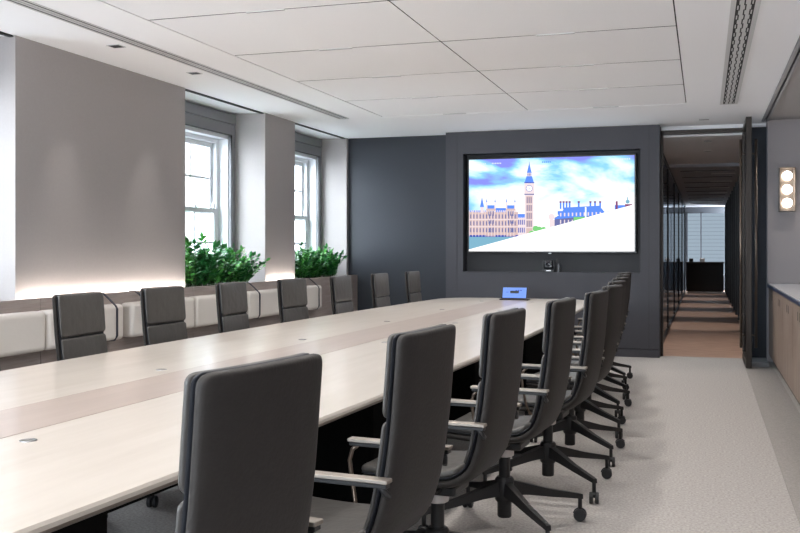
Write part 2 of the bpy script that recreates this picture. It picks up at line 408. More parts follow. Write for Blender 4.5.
# ------------------------------------------------------------------ table
TC = Vector((-2.085, 5.95, 0)); TROT = -.019
def hw(y):   # half width at local y
    return .985-.105*(y/4.2)**2
TL = 4.86
def table_outline(off=0.0, n=40):
    r = .42
    pts = []
    ye = TL-off
    right = []
    for i in range(n+1):
        y = -(ye-r)+2*(ye-r)*i/n; right.append((hw(y)-off, y))
    cx = hw(ye-r)-off-r
    arc = [(cx+r*math.cos(a), ye-r+r*math.sin(a)) for a in [PI/2*k/10 for k in range(1, 11)]]
    top = right+arc
    left = [(-x, y) for x, y in reversed(top)]
    full = top+left
    arcb = [(-(cx+r*math.cos(a)), -(ye-r)-r*math.sin(a)) for a in [PI/2*k/10 for k in range(1, 11)]]
    full += arcb+[(-x, y) for x, y in reversed(arcb)]
    return full
tb = tag(empty('conference_table', (TC.x, TC.y, 0), TROT), 'long cream conference table with a taupe centre band and black base', 'table')
f = MB(); Zt = .74
def lay(off, z): return [Vector((x, y, z)) for x, y in table_outline(off)]
f.rings([lay(.05, .697), lay(.014, .707), lay(.003, .714), lay(0, .722), lay(.001, .732), lay(.006, Zt)], smooth=False)
top = f.build('tabletop', [M['table_top'], M['table_edge']], tb)
for p in top.data.polygons:
    if p.normal.z < -.2: p.material_index = 1
f = MB(); f.rings([lay(.09, .6955), lay(.052, .6955), lay(.052, .6985), lay(.09, .6985)], smooth=False, caps=False); f.build('underside_edge', M['table_edge'], tb)
BW = .17
f = MB(); f.box(-BW, BW, -TL+.004, TL-.004, Zt-.003, Zt+.0006); f.build('centre_band', M['table_band'], tb)
f = MB(); f.box(-BW-.0035, -BW, -TL+.004, TL-.004, Zt-.003, Zt+.0008); f.box(BW, BW+.0035, -TL+.004, TL-.004, Zt-.003, Zt+.0008); f.build('inlay_line', M['table_edge'], tb)
f = MB(); f.rings([lay(.32, .57), lay(.32, .698)], smooth=False); f.build('apron', M['table_base'], tb)
for y0, y1 in ((-4.3, -3.6), (-1.45, -.1), (.6, 1.7), (2.4, 4.0)):
    f = MB(); f.box(-.55, .55, y0, y1, .0, .61, .01, 1); f.build('base', M['table_base'], tb)
gy = [-3.60, -2.05, -.48, 1.09, 2.62, 4.15]
for k, y in enumerate(gy):
    for sx in (-1, 1):
        f = MB(); f.lathe([(.025, Zt-.002), (.025, Zt+.003), (.021, Zt+.0035), (.019, Zt+.002), (.001, Zt+.002)], (sx*.272, y, 0), 20); f.build('grommet', M['grommet'], tb)

# ------------------------------------------------------------------ chairs
def sweep(prof, W, T, r, cup, mt, name, parent, off=0.0, nu=22, s0=0.0, s1=1.0, puff=0.0, taper=0.0):
    """slab following a side profile [(x,z)...]; thickness T, half width W, corner radius r, lateral cup."""
    P = [Vector((x, 0, z)) for x, z in prof]
    cum = [0]
    for a, b in zip(P, P[1:]): cum.append(cum[-1]+(b-a).length)
    tot = cum[-1]
    def cr(t):   # catmull-rom on polyline by arclength
        s = t*tot; i = 0
        while i < len(cum)-2 and cum[i+1] < s: i += 1
        u = (s-cum[i])/(cum[i+1]-cum[i])
        p0 = P[max(i-1, 0)]; p1 = P[i]; p2 = P[i+1]; p3 = P[min(i+2, len(P)-1)]
        return .5*((2*p1)+(-p0+p2)*u+(2*p0-5*p1+4*p2-p3)*u*u+(-p0+3*p1-3*p2+p3)*u**3)
    a = s0*tot; b = s1*tot; Ls = b-a
    ts = []
    k = 7
    for i in range(k): ts.append(r*(1-math.cos(PI/2*i/k)))
    nm = max(6, int(Ls/.03))
    for i in range(nm+1): ts.append(r+(Ls-2*r)*i/nm)
    for i in range(k-1, -1, -1): ts.append(Ls-r*(1-math.cos(PI/2*i/k)))
    f = MB(); rings = []
    for s in ts:
        e = min(s, Ls-s)
        w = W if e >= r else W-r+math.sqrt(max(0, r*r-(r-e)**2))
        rt = T*.5; q = min(1, e/rt) if rt > 0 else 1
        th = rt*(.25+.75*math.sqrt(max(0, 1-(1-q)**2)))
        t = (a+s)/tot
        p = cr(t); d = (cr(min(1, t+.01))-cr(max(0, t-.01))).normalized(); n = Vector((-d.z, 0, d.x))  # normal
        if n.x*1.0 + n.z*1.0 < 0: n = -n
        w *= 1-taper*max(0, 1-t*1.6)
        ring = []
        for j in range(nu):
            ang = 2*PI*j/nu; c, sn = math.cos(ang), math.sin(ang)
            ex = .28
            y = w*math.copysign(abs(c)**ex, c); h = th*math.copysign(abs(sn)**.6, sn)
            yy = y/W
            pf = puff*(1-yy*yy)*math.sin(PI*s/Ls)**.5 if sn > 0 and 0 < s < Ls else 0
            ring.append(p+n*(h+off+cup*yy*yy+pf)+Vector((0, y, 0)))
        rings.append(ring)
    f.rings(rings, smooth=True)
    o = f.build(name, mt, parent); return sharp(o, 60)

SH = [(-.297, 1.072), (-.288, .95), (-.276, .81), (-.258, .68), (-.238, .585), (-.205, .505), (-.140, .455), (-.05, .438), (.08, .434), (.235, .440)]
def make_chair():
    c = empty('conference_chair')
    sweep(SH, .212, .032, .038, .018, M['chair_back'], 'shell', c)
    pr_ = SH[:6]+[(-.165, .468)]
    sweep(SH, .208, .010, .034, .018, M['chair_rim'], 'piping', c, off=.0195, s0=.002, s1=.998)
    up = sweep(SH, .211, .020, .030, .018, M['chair_pad'], 'headrest_pad', c, off=.030, s0=.004, s1=.225, puff=.020)
    lo = sweep(SH, .210, .018, .020, .018, M['chair_pad'], 'back_pad', c, off=.029, s0=.232, s1=.545, puff=.006)
    st = sweep(SH, .206, .034, .030, .010, M['chair_pad'], 'seat_pad', c, off=.040, s0=.60, s1=.998, puff=.006)
    for sy in (-1, 1):
        f = MB(); f.box(-.262, .085, sy*.235-.019, sy*.235+.019, .682, .693, .002, 1)
        a = f.build('armrest', M['alu'], c)
        f = MB(); f.box(-.258, .08, sy*.235-.014, sy*.235+.014, .669, .6815, .002, 1); f.build('arm_bracket', M['base_black'], a)
        f = MB(); y = sy*.235
        f.tube([(.055, y, .672), (.075, y, .655), (.085, y, .62), (.075, y, .55), (.06, y*.98, .47), (.045, y*.92, .43), (.02, y*.7, .418)], .007, 8); f.build('arm_strut', M['handle_metal'], a)
        f = MB(); f.tube([(-.235, y, .674), (-.245, y*.97, .655), (-.25, y*.90, .64)], .009, 8); f.build('arm_mount', M['base_black'], a)
    f = MB(); f.box(-.10, .11, -.09, .09, .385, .425, .012, 2); f.box(-.05, .06, -.16, .16, .405, .424, .006, 1)
    f.tube([(0, -.10, .40), (0.01, -.2, .395), (.01, -.25, .395)], .007, 8)
    f.build('tilt_mechanism', M['base_black'], c)
    f = MB(); f.lathe([(.034, .340), (.043, .345), (.045, .375), (.038, .39)], n=20); f.box(-.0, .062, -.018, .018, .347, .378, .006, 1); sharp(f.build('collar', M['collar'], c))
    f = MB(); f.lathe([(.030, .06), (.033, .065), (.033, .20), (.026, .22), (.026, .345)], n=20)
    f.lathe([(.036, .13), (.044, .14), (.044, .235), (.036, .245)], n=20); sharp(f.build('gas_column', M['base_black'], c))
    for k in range(4):
        a = PI/4+k*PI/2+.12; d = Vector((math.cos(a), math.sin(a), 0)); s = Vector((-d.y, d.x, 0))
        f = MB(); rings = []
        for r_, zc, w_, h_ in ((.03, .195, .024, .032), (.12, .178, .020, .024), (.24, .150, .016, .017), (.390, .122, .013, .012), (.413, .117, .012, .011)):
            p = d*r_+Vector((0, 0, zc)); rings.append([p+s*(w_*x)+Vector((0, 0, h_*z)) for x, z in ((-1, -1), (1, -1), (.8, 1), (-.8, 1))])
        f.rings(rings, smooth=False)
        f.tube([d*.403+Vector((0, 0, .122)), d*.403+Vector((0, 0, .055))], .010, 10)
        lg = f.build('leg', M['base_black'], c)
        ca = d*.403; ro = a+.9
        ax = Vector((math.cos(ro), math.sin(ro), 0))
        f = MB()
        tmp = []
        for sg in (-1, 1):
            rings = []
            for r2, h in ((.006, .004), (.026, .004), (.0295, .008), (.0295, .020), (.026, .024), (.006, .024)):
                rings.append([ca+Vector((0, 0, .030))+ax*(sg*h)+Vector((-ax.y, ax.x, 0))*(r2*math.cos(2*PI*q/18))+Vector((0, 0, 1))*(r2*math.sin(2*PI*q/18)) for q in range(18)])
            f.rings(rings)
        # hood
        rings = []
        for h in (-.012, .012):
            ring = []
            for q in range(10):
                t = PI*.05+PI*.75*q/9; ring.append(ca+Vector((0, 0, .030))+ax*h*.3+Vector((-ax.y, ax.x, 0))*(.034*math.cos(t))+Vector((0, 0, 1))*(.034*math.sin(t)))
            rings.append(ring+[ca+Vector((0, 0, .03))+ax*h*.3])
        f.rings(rings)
        sharp(f.build('caster', M['rubber'], lg))
    return c
proto = make_chair()
RY = [1.80, 2.66, 3.52, 4.39, 5.26, 6.13, 7.00, 7.87, 8.74, 9.60]
RXs = [-1.115, -1.027, -.965, -.882, -.815, -.81, -.855, -.90, -.95, -1.0]
ordn = ['nearest', 'second', 'third', 'fourth', 'fifth', 'sixth', 'seventh', 'eighth', 'ninth', 'last']
first = True
for i, (x, y) in enumerate(zip(RXs, RY)):
    o = proto if first else copy_tree(proto); first = False
    o.location = (x, y, 0); o.rotation_euler.z = PI-math.radians([9, 5.5, 4.5, 4.5, 5, 6, 6, 7, 5, 7][i])
    for ch in o.children:
        if ch.name.startswith('leg'): ch.rotation_euler.z = [0, .1, -.05, -.16, -.05, -.03, .03, -.06, .04, -.02][i]
    lab = {0: 'charcoal high-back chair nearest the camera, seen from behind, base out of view', 9: 'charcoal high-back swivel chair farthest along the right side, nearest the wall screen'}.get(i, 'charcoal high-back swivel chair, %s from the near end of the right-hand row' % ordn[i])
    tag(o, lab, 'chair', 'chairs along the right side of the table')
LP = [(-3.24, 3.58), (-3.26, 4.46), (-3.29, 5.33), (-3.26, 6.22), (-3.19, 7.10), (-3.10, 7.98), (-3.07, 8.96), (-3.01, 9.88)]
ll = ['charcoal chair cut off by the left edge of the photo', 'leftmost whole charcoal chair in the row facing the camera below the wide pier', 'second whole charcoal chair from the left, below the right end of the wide pier',
      'third whole charcoal chair from the left, below the first window plants', 'fourth whole charcoal chair from the left, below the narrow pier', 'fifth whole charcoal chair from the left, at the corner of the dark wall',
      'second charcoal chair from the far end of the left-hand row, before the dark wall', 'smallest and farthest charcoal chair of the left-hand row, before the dark wall']
LR = [4, 3, -3, 2, -4, 0, 0, 0]
for i, (xt, y) in enumerate(LP):
    o = copy_tree(proto); o.location = (xt+.285, y, 0); o.scale.z = .988; o.rotation_euler.z = math.radians(LR[i])
    tag(o, ll[i], 'chair', 'chairs along the left side of the table')

# ------------------------------------------------------------------ touch panel on the table
tp = tag(empty('touch_panel', (-1.985, 10.42, .7412), math.radians(-2)), 'small blue-lit touch control panel at the far end of the table', 'touch panel')
f = MB()
def tilt(x, y, z, a=math.radians(18), z0=.014): # leaning back
    return Vector((x, y*math.cos(a)+(z-z0)*math.sin(a), z0+(z-z0)*math.cos(a)-y*math.sin(a)))
f.box(-.145, .145, -.008, .008, .014, .145, .004, 2)
for v in f.bm.verts: v.co = tilt(*v.co)
f.build('body', M['plastic'], tp)
f = MB(); f.face([tilt(x, -.0085, z) for x, z in ((-.132, .02), (.132, .02), (.132, .138), (-.132, .138))]); scr = f.build('screen', emit('panel_blue', (.19,.33,.87,1), 1.0), tp)
f = MB()
for x, z, w, h in ((.02, .105, .018, .012), (.045, .107, .018, .012), (.07, .107, .018, .012), (.02, .075, .02, .01), (-.08, .085, .03, .006)):
    f.face([tilt(x-w/2, -.009, z-h/2), tilt(x+w/2, -.009, z-h/2), tilt(x+w/2, -.009, z+h/2), tilt(x-w/2, -.009, z+h/2)])
f.build('screen_icons', emit('panel_icons', (.07,.10,.42,1), 1.0), tp)
f = MB(); f.box(-.155, .165, -.05, .07, 0, .014, .004, 2); f.build('stand', M['bronze'], tp)
f = MB(); f.box(-.05, .05, .01, .06, .012, .10, .004, 1); f.build('rear_prop', M['plastic'], tp)

# ------------------------------------------------------------------ wall display
SX0, SX1, SZ0, SZ1 = -2.855, -.802, 1.272, 2.436
SY = 11.93
wd = tag(empty('wall_display', ((SX0+SX1)/2, SY, (SZ0+SZ1)/2)), 'large wall screen showing a riverside city picture, set in the dark niche', 'screen')
O = Vector(wd.location)
f = MB(); f.box(SX0-.02-O.x, SX1+.02-O.x, .003, .07, SZ0-.02-O.z, SZ1+.02-O.z, .004, 1); f.build('housing', M['plastic'], wd)
f = MB(); f.box(-.5, .5, .07, .128, -.3, .3); f.build('wall_mount', M['plastic'], wd)
f = MB(); f.box(-.016, .016, .01, .03, SZ0-.032-O.z, SZ0-.02-O.z, .002, 1); f.build('sensor', M['silver'], wd)
W_, H_ = SX1-SX0, SZ1-SZ0
# photo pixel (x,y) -> picture fractions (u,v), v from the top
def uv(x, y):
    u = (x-469.0)/(635-469.0); yt = 158-(4.8)*u; return (u, (y-yt)/(251.0-yt))
def SP(u, v, lay=0): return Vector((SX0+W_*u-O.x, -.0005*lay, SZ1-H_*v-O.z))
def sky_mat():
    m = bpy.data.materials.new('screen_sky'); m.use_nodes = True; nt = m.node_tree; nt.nodes.clear(); N = nt.nodes; L = nt.links
    tc = N.new('ShaderNodeTexCoord'); mp = N.new('ShaderNodeMapping'); mp.inputs['Scale'].default_value = (1.0, 1, 2.0); mp.inputs['Location'].default_value = (3.3, 0, 1.4)
    nz = N.new('ShaderNodeTexNoise'); nz.inputs['Scale'].default_value = 1.15; nz.inputs['Detail'].default_value = 6; nz.inputs['Roughness'].default_value = .5; nz.inputs['Distortion'].default_value = .35
    sp = N.new('ShaderNodeSeparateXYZ'); L.new(tc.outputs['Object'], mp.inputs[0]); L.new(mp.outputs[0], nz.inputs['Vector']); L.new(tc.outputs['Object'], sp.inputs[0])
    # a cloud bank: value falls with height (content of the picture)
    ma = N.new('ShaderNodeMath'); ma.operation = 'MULTIPLY_ADD'; ma.inputs[1].default_value = -.30; L.new(sp.outputs['Z'], ma.inputs[0]); L.new(nz.outputs['Fac'], ma.inputs[2])
    rp = N.new('ShaderNodeValToRGB'); cr = rp.color_ramp
    cr.elements[0].position = .33; cr.elements[0].color = srgb(132, 138, 236)
    cr.elements[1].position = .53; cr.elements[1].color = (1, 1, 1, 1)
    e = cr.elements.new(.40); e.color = srgb(140, 206, 250)
    e = cr.elements.new(.46); e.color = srgb(212, 240, 255)
    L.new(ma.outputs[0], rp.inputs[0])
    em = N.new('ShaderNodeEmission'); em.inputs[1].default_value = 1.0; L.new(rp.outputs[0], em.inputs[0]); o = N.new('ShaderNodeOutputMaterial'); L.new(em.outputs[0], o.inputs[0])
    return m
scm = [sky_mat(), emit('pic_stone', srgb(204, 178, 174), 1), emit('pic_window', srgb(104, 108, 156), 1), emit('pic_roof', srgb(92, 136, 232), 1), emit('pic_white', (1, 1, 1, 1), 1.15),
       emit('pic_water', srgb(120, 168, 190), 1), emit('pic_tree', srgb(120, 196, 120), 1), emit('pic_brick', srgb(128, 74, 112), 1), emit('pic_stone_light', srgb(226, 210, 214), 1), emit('pic_blue_dark', srgb(44, 70, 168), 1), emit('pic_text', srgb(214, 222, 250), 1)]
f = MB()
def PP(mi, lay, pts, raw=False):
    f.mi = mi; f.face([SP(*(p if raw else uv(*p)), lay) for p in pts])
def R(mi, lay, x0, y0, x1, y1): PP(mi, lay, [(x0, y0), (x1, y0), (x1, y1), (x0, y1)])
PP(0, 0, [(0, 0), (1, 0), (1, 1), (0, 1)], True)
# water and banks
R(5, 1, 469, 235, 530, 251)
# long palace
R(1, 2, 469, 211, 520, 236); R(8, 2, 519.5, 216, 528, 236)
R(3, 2, 470, 209.5, 487, 211.3); R(3, 2, 497, 207, 507.5, 211.3); R(3, 2, 518, 213, 528, 217)
for x0, x1, yt in ((487, 497, 202), (507.5, 517.5, 202)):
    R(1, 3, x0, yt+3, x1, 236); R(3, 4, x0+1.4, yt+2.2, x1-1.4, yt+5.6)
    for xx in (x0, x1-1.3): R(8, 4, xx, yt-1, xx+1.3, yt+6); PP(3, 4, [(xx-.1, yt-1), (xx+1.4, yt-1), (xx+.65, yt-5)])
    for q in range(3): R(2, 5, x0+2+q*2.4, yt+8, x0+3.2+q*2.4, yt+13); R(2, 5, x0+2+q*2.4, yt+17, x0+3.2+q*2.4, yt+21); R(2, 5, x0+2+q*2.4, yt+25, x0+3.2+q*2.4, yt+30)
R(8, 3, 481, 206, 484.5, 212); PP(3, 4, [(480.6, 206), (484.9, 206), (482.7, 195.5)])
for q in range(15):
    x = 470.3+q*3.3
    if x > 518: break
    for y in (213.5, 220.5, 227.5): R(2, 5, x, y, x+1.1, y+4.2)
    R(8, 5, x-1.1, 209.8, x-.5, 236)
for q in range(26): R(8, 5, 469.3+q*1.95, 209.3, 470.2+q*1.95, 211.2)
R(8, 5, 469, 218.3, 520, 219.2); R(8, 5, 469, 225.6, 520, 226.4); R(9, 3, 469, 234.6, 520, 236.4)
for q in range(4): R(9, 5, 520.3+q*2, 219, 521.3+q*2, 224); R(9, 5, 520.3+q*2, 227, 521.3+q*2, 232)
# clock tower
R(8, 6, 527, 187, 536, 234); R(1, 7, 528.4, 194, 534.6, 234)
for q in range(3):
    for y in (196, 204, 212, 220): R(2, 8, 529+q*2, y, 529.8+q*2, y+6)
for y in (194, 202.5, 210.5, 218.5, 226.5): R(8, 8, 527, y, 536, y+.9)
R(8, 7, 526.4, 181.5, 536.6, 192.5); R(2, 7, 526.4, 192.5, 536.6, 193.6); R(9, 7, 526.4, 180.7, 536.6, 181.7)
f.mi = 2
def disc(cx, cy, r, mi, lay): f.mi = mi; f.face([SP(*uv(cx+r*math.cos(2*PI*k/20), cy+r*math.sin(2*PI*k/20)), lay) for k in range(20)])
disc(531.5, 187, 3.3, 9, 8); disc(531.5, 187, 2.8, 4, 9)
PP(9, 10, [(531.3, 187.2), (531.7, 187.2), (531.7, 184.8), (531.3, 184.8)]); PP(9, 10, [(531.4, 187.4), (531.4, 186.9), (533, 187.6), (533, 188)])
PP(3, 7, [(526.8, 181), (536.2, 181), (534.2, 174.5), (528.8, 174.5)]); R(8, 7, 529.2, 171.2, 533.8, 174.6)
for q in range(3): R(9, 8, 529.8+q*1.5, 171.8, 530.5+q*1.5, 174)
PP(3, 7, [(529, 171.3), (534, 171.3), (532, 163), (531, 163)]); PP(9, 7, [(531.1, 163.4), (531.9, 163.4), (531.6, 159.5), (531.4, 159.5)])
# trees, far terraces
for cx, cy, r in ((538, 228, 3), (541.5, 229, 3.2), (546, 229.5, 3.3), (534, 233, 3)): disc(cx, cy, r, 6, 9)
R(8, 3, 552, 219, 557, 232); disc(554, 216, 3.2, 8, 2)
PP(2, 4, [(557, 232), (557, 217), (570, 209), (599, 208), (608, 214), (608, 222)]); PP(3, 5, [(556.5, 218.5), (564, 212), (566.5, 206.5), (601, 204.5), (608.5, 213.5)])
R(3, 4, 560, 210, 604, 214)
for q in range(11): R(8, 6, 562.5+q*3.9, 212-.1*q, 563.8+q*3.9, 215.5-.1*q)
for q in range(9): R(8, 6, 562.5+q*3.9, 219, 563.6+q*3.9, 223)
for cx in (563, 566, 569, 572, 581, 592.5, 597, 602): R(3, 6, cx-.9, 201, cx+.9, 208); R(7, 7, cx-1.1, 200, cx+1.1, 201.6)
R(6, 7, 576, 216, 590, 221); R(4, 7, 587.2, 206, 588.5, 218)
R(7, 4, 617, 200, 619, 209); R(3, 3, 616, 204, 628, 210); R(7, 4, 626, 203, 633, 208); R(9, 4, 609, 210, 616, 212); disc(628.5, 200.5, 2, 5, 5); R(5, 5, 628, 196, 629, 200)
# white diagonal sheet
PP(4, 14, [(469, 249.3), (635, 203.3), (635, 251), (469, 251)])
# tiny captions along the top (too small to read)
for q in range(7): R(10, 8, 474+q*1.9, 161.6-.05*q, 475.2+q*1.9, 162.9-.05*q)
for q in range(6): R(10, 8, 493+q*1.7, 161-.05*q, 494.1+q*1.7, 162.3-.05*q)
for q in range(7): R(10, 8, 617+q*2.1, 156.5-.06*q, 618.3+q*2.1, 158.1-.06*q)
for q in range(5): R(3, 8, 544.5+q*1.9, 159.6-.05*q, 545.7+q*1.9, 160.9-.05*q)
ps = f.build('screen', scm, wd, fix=False)

# camera bar gadget in the niche
cm = tag(empty('video_camera', (-1.835, PY+.075, NZ0+.0015)), 'black conference camera standing on the niche sill under the screen', 'camera')
f = MB(); f.box(-.07, .07, -.045, .045, 0, .03, .008, 2); f.build('foot', M['plastic'], cm)
f = MB(); f.box(-.074, -.058, -.03, .03, .02, .14, .006, 2); f.build('yoke_arm', M['plastic'], cm)
f = MB(); f.box(.058, .074, -.03, .03, .02, .14, .006, 2); f.build('yoke_arm', M['plastic'], cm)
f = MB(); f.box(-.055, .055, -.045, .045, .04, .148, .02, 4); hd = f.build('head', M['plastic'], cm)
f = MB(); f.lathe([(.034, -.043), (.034, -.062), (.026, -.062), (.024, -.05), (.001, -.05)], (0, 0, .10), 24, 'Y'); f.build('lens', M['lens'], hd)
f = MB(); f.box(-.03, .03, -.049, -.044, .008, .022); f.build('badge', M['silver'], cm)
f = MB(); f.box(.105, .135, -.02, .03, 0, .1, .004, 1); o = f.build('microphone_box', M['plastic']); o.location = (-1.835, PY+.075, NZ0+.0015); tag(o, 'small black box standing right of the camera on the niche sill', 'box')

# ------------------------------------------------------------------ door
dr = struct(empty('door_1', (0, BY, 0)))
f = MB(); f.box(-.505, -.475, -.03, .12, 0, 2.735); f.box(.465, .525, -.03, .12, 0, 2.735); f.box(-.505, .525, -.03, .12, 2.695, 2.737); f.build('door_frame', M['bronze'], dr)
f = MB(); f.box(-.06, .02, -.07, -.03, 2.69, 2.71, .003, 1); f.build('door_stop', M['bronze'], dr)
# the open glass leaf, standing square to the wall
lf = MB(); X0, X1 = .432, .492; Y0, Y1 = -1.08, -.04
lf.box(X0, X1, Y0, Y0+.035, .012, 2.73, .003, 1); lf.box(X0, X1, Y1-.035, Y1, .012, 2.73, .003, 1); lf.box(X0, X1, Y0+.035, Y1-.035, 2.68, 2.73); lf.box(X0, X1, Y0+.035, Y1-.035, .012, .09)
leafo = lf.build('door_leaf', M['bronze'], dr)
f = MB(); f.box(.455, .469, Y0+.035, Y1-.035, .09, 2.68); f.build('pane', M['tint_glass'], leafo)
for sx, X in ((-1, .385), (1, .54)):
    f = MB(); y = Y0+.13
    f.tube([(X, y, .22), (X, y, 2.50)], .015, 14)
    for z in (.36, 2.34): f.tube([(X, y, z), (X0 if sx < 0 else X1, y, z)], .009, 10)
    f.build('pull_handle', M['handle_metal'], leafo)
f = MB(); f.box(.432, .68, -.60, -.05, 0.004, .05, .004, 1); o = f.build('door_track_block', M['grey_metal']); o.location = (0, BY-.2, 0); o.location.y = BY-.25; tag(o, 'low grey block on the floor behind the open glass door', 'floor block')
f = MB(); f.box(.50, .53, -.95, -.90, 0.0, .075, .004, 1); f2 = f

# ------------------------------------------------------------------ corridor
CX0, CX1, CYE, CCZ = -.53, .64, 30.8, 2.62
m = MB(); m.box(CX0-1.6, CX1+.3, BY, CYE+1, -.06, 0.0); struct(m.build('floor_corridor', M['oak_floor']))
m = MB(); m.box(CX0-1.6, CX1+.3, BY+.13, 16.2, CCZ+.05, CCZ+.12); cc = struct(m.build('ceiling_corridor', M['corr_ceiling']))
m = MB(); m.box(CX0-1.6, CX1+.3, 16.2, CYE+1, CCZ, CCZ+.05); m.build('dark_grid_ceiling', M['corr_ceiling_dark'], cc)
for k in range(9):
    y = 16.9+k*1.5; m = MB(); m.box(CX0+.15, CX1-.15, y, y+.03, CCZ-.012, CCZ); m.build('ceiling_rib', M['black_frame'], cc)
for k in range(7):
    y = 17.6+k*2.0; m = MB(); m.box(.12, .52, y, y+.14, CCZ-.008, CCZ); m.build('ceiling_tile', M['corr_ceiling'], cc)
m = MB(); m.box(CX1, CX1+.15, BY+.15, CYE, 0, CCZ+.1); cr_ = struct(m.build('wall_corridor_right', M['corr_wall']))
for k in range(13):
    y = BY+.7+k*1.45; m = MB(); m.box(CX1-.05, CX1, y, y+.07, 0, CCZ); m.build('door_post', M['black_frame'], cr_)
m = MB(); m.box(CX0-1.55, CX0-1.45, BY+.15, CYE, 0, CCZ); struct(m.build('wall_corridor_left', M['wall_grey']))
gp = struct(empty('glass_partition', (CX0, 20, 0)))
f = MB(); f.box(-.03, .0, BY+.16-20, CYE-20, 0, .06); f.box(-.03, .0, BY+.16-20, CYE-20, CCZ-.06, CCZ)
for k in range(6): y = BY+.16-20+k*3.4; f.box(-.03, .0, y, y+(.09 if k % 2 else .05), 0, CCZ)
f.build('partition_frame', M['black_frame'], gp)
f = MB(); f.box(-.018, -.012, BY+.2-20, CYE-20, .06, CCZ-.06); f.build('partition_glass', M['tint_glass'], gp)
m = MB(); m.box(CX0-1.6, CX1+.3, CYE+.9, CYE+1, 0, CCZ+.05); struct(m.build('wall_corridor_end', M['corr_wall']))
we = struct(empty('window_6', (0, CYE+.88, 0)))
f = MB()
for k in range(20): f.box(CX0+.02, CX1-.02, -.02+.004*(k % 2), -.01+.004*(k % 2), .55+k*.118, .55+k*.118+.112)
f.build('roller_blind', M['blind'], we)
f = MB()
for x in (CX0+.0, CX0+.42, CX1-.03): f.box(x, x+.04, -.06, -.02, 0, CCZ-.15)
f.box(CX0, CX1, -.06, -.02, CCZ-.2, CCZ); f.box(CX0, CX1, -.06, -.02, .45, .55); f.build('window_frame', M['corr_wall'], we)
dk = tag(empty('reception_desk', (.1, 29.6, 0)), 'dark reception desk across the far end of the corridor', 'desk')
f = MB(); f.box(-.60, .44, -.3, .3, .06, .88, .01, 1); f.build('desk_body', M['black_frame'], dk)
f = MB(); f.box(-.61, .46, -.33, .32, .88, .92, .005, 1); f.build('desk_top', M['bronze'], dk)
f = MB(); f.box(-.56, .40, -.26, .26, 0, .06); f.build('plinth', M['silver'], dk)
for i, (x, w, h) in enumerate(((-.42, .12, .10), (-.12, .14, .11))):
    f = MB(); f.box(x, x+w, 29.5, 29.56, .921, .921+h, .01, 1); f.box(x+w*.3, x+w*.7, 29.56, 29.6, .921, .95)
    tag(f.build('desk_telephone' if i == 0 else 'desk_box', M['black_frame'] if i == 0 else M['stone']), 'small dark telephone at the left of the far corridor desk' if i == 0 else 'small pale box on top of the far corridor desk', 'telephone' if i == 0 else 'box')

# ------------------------------------------------------------------ sideboard
sb = tag(empty('sideboard', (.71, 8, 0)), 'long walnut sideboard with a pale stone top along the right wall', 'sideboard')
SY0, SY1 = 3.4, 11.84
f = MB(); f.box(.022, .63, SY0-8, SY1-8, .09, .862); f.build('carcass', M['toe'], sb)
f = MB(); f.box(.05, .60, SY0-8+.01, SY1-8-.01, 0, .09); f.build('toe_kick', M['toe'], sb)
f = MB(); f.box(-.012, .64, SY0-8-.01, SY1-8, .872, .905, .003, 1); f.build('countertop', M['stone'], sb)
f = MB(); f.box(-.016, .02, SY0-8-.01, SY1-8, .862, .894, .002, 1); f.build('front_edge', M['navy_edge'], sb)
n = 16; dw = (SY1-SY0)/n
for k in range(n):
    y = SY0-8+k*dw
    f = MB(); f.box(0, .02, y+.0025, y+dw-.0025, .095, .858, .001, 1); d = f.build('door', M['walnut'], sb)
    ys_ = y+(dw*.84 if k % 2 == 0 else dw*.16)
    f = MB(); f.box(-.0015, .004, ys_-.02, ys_+.02, .73, .80, .001, 1); f.build('handle', M['black_frame'], d)

# ------------------------------------------------------------------ sconce
scn = tag(empty('wall_sconce', (.905, PY, 1.98)), 'wall sconce with three lit globes stacked in a bronze frame', 'wall lamp')
f = MB(); f.box(-.082, .082, -.018, -.0, -.245, .245, .003, 1); f.build('backplate', M['brass'], scn)
f = MB()
for s in (-1, 1): f.box(s*.082-.005, s*.082+.005, -.12, 0, -.25, .25, .002, 1); f.box(-.082, .082, -.12, 0, s*.245-.005, s*.245+.005, .002, 1)
f.build('cage', M['brass'], scn)
for z in (-.155, 0, .155):
    f = MB(); r = .054
    f.lathe([(r*math.sin(PI*k/14), -r*math.cos(PI*k/14)) for k in range(15)], (0, -.085, z), 28); gb = f.build('globe', M['globe'], scn)
    f = MB(); f.tube([(0, -.018, z), (0, -.03, z)], .03, 14); f.build('socket', M['brass'], gb)

# ------------------------------------------------------------------ ceiling fittings
def diffuser(x0, x1, y0, y1, lab):
    r = tag(empty('air_diffuser', ((x0+x1)/2, (y0+y1)/2, CZ)), lab, 'air vent', 'linear ceiling air diffusers')
    w = (x1-x0)/2; h = (y1-y0)/2
    f = MB(); f.box(-w+.004, w-.004, -h+.004, h-.004, -.0015, -.0005); f.build('slot_backing', M['black'], r)
    f = MB(); sl = 3; rim = .012 if w < .082 else .030; gap = (2*w-2*rim)/sl
    f.box(-w, -w+rim, -h, h, -.006, -.0005); f.box(w-rim, w, -h, h, -.006, -.0005); f.box(-w, w, -h, -h+.015, -.006, -.0005); f.box(-w, w, h-.015, h, -.006, -.0005)
    for k in range(1, sl):
        x = -w+rim+gap*k; f.box(x-gap*.27, x+gap*.27, -h, h, -.006, -.0005)
    f.build('frame', M['slot'], r)
    if w > .082:
        f = MB()
        for k in range(sl):
            x = -w+rim+gap*(k+.5); q = 0; y = -h+.05
            while y < h-.1:
                f.box(x-gap*(.24 if q % 2 else -.02), x+gap*(-.02 if q % 2 else .24), y, y+.10, -.004, -.002); y += .13; q += 1
        f.build('damper', M['slot'], r)
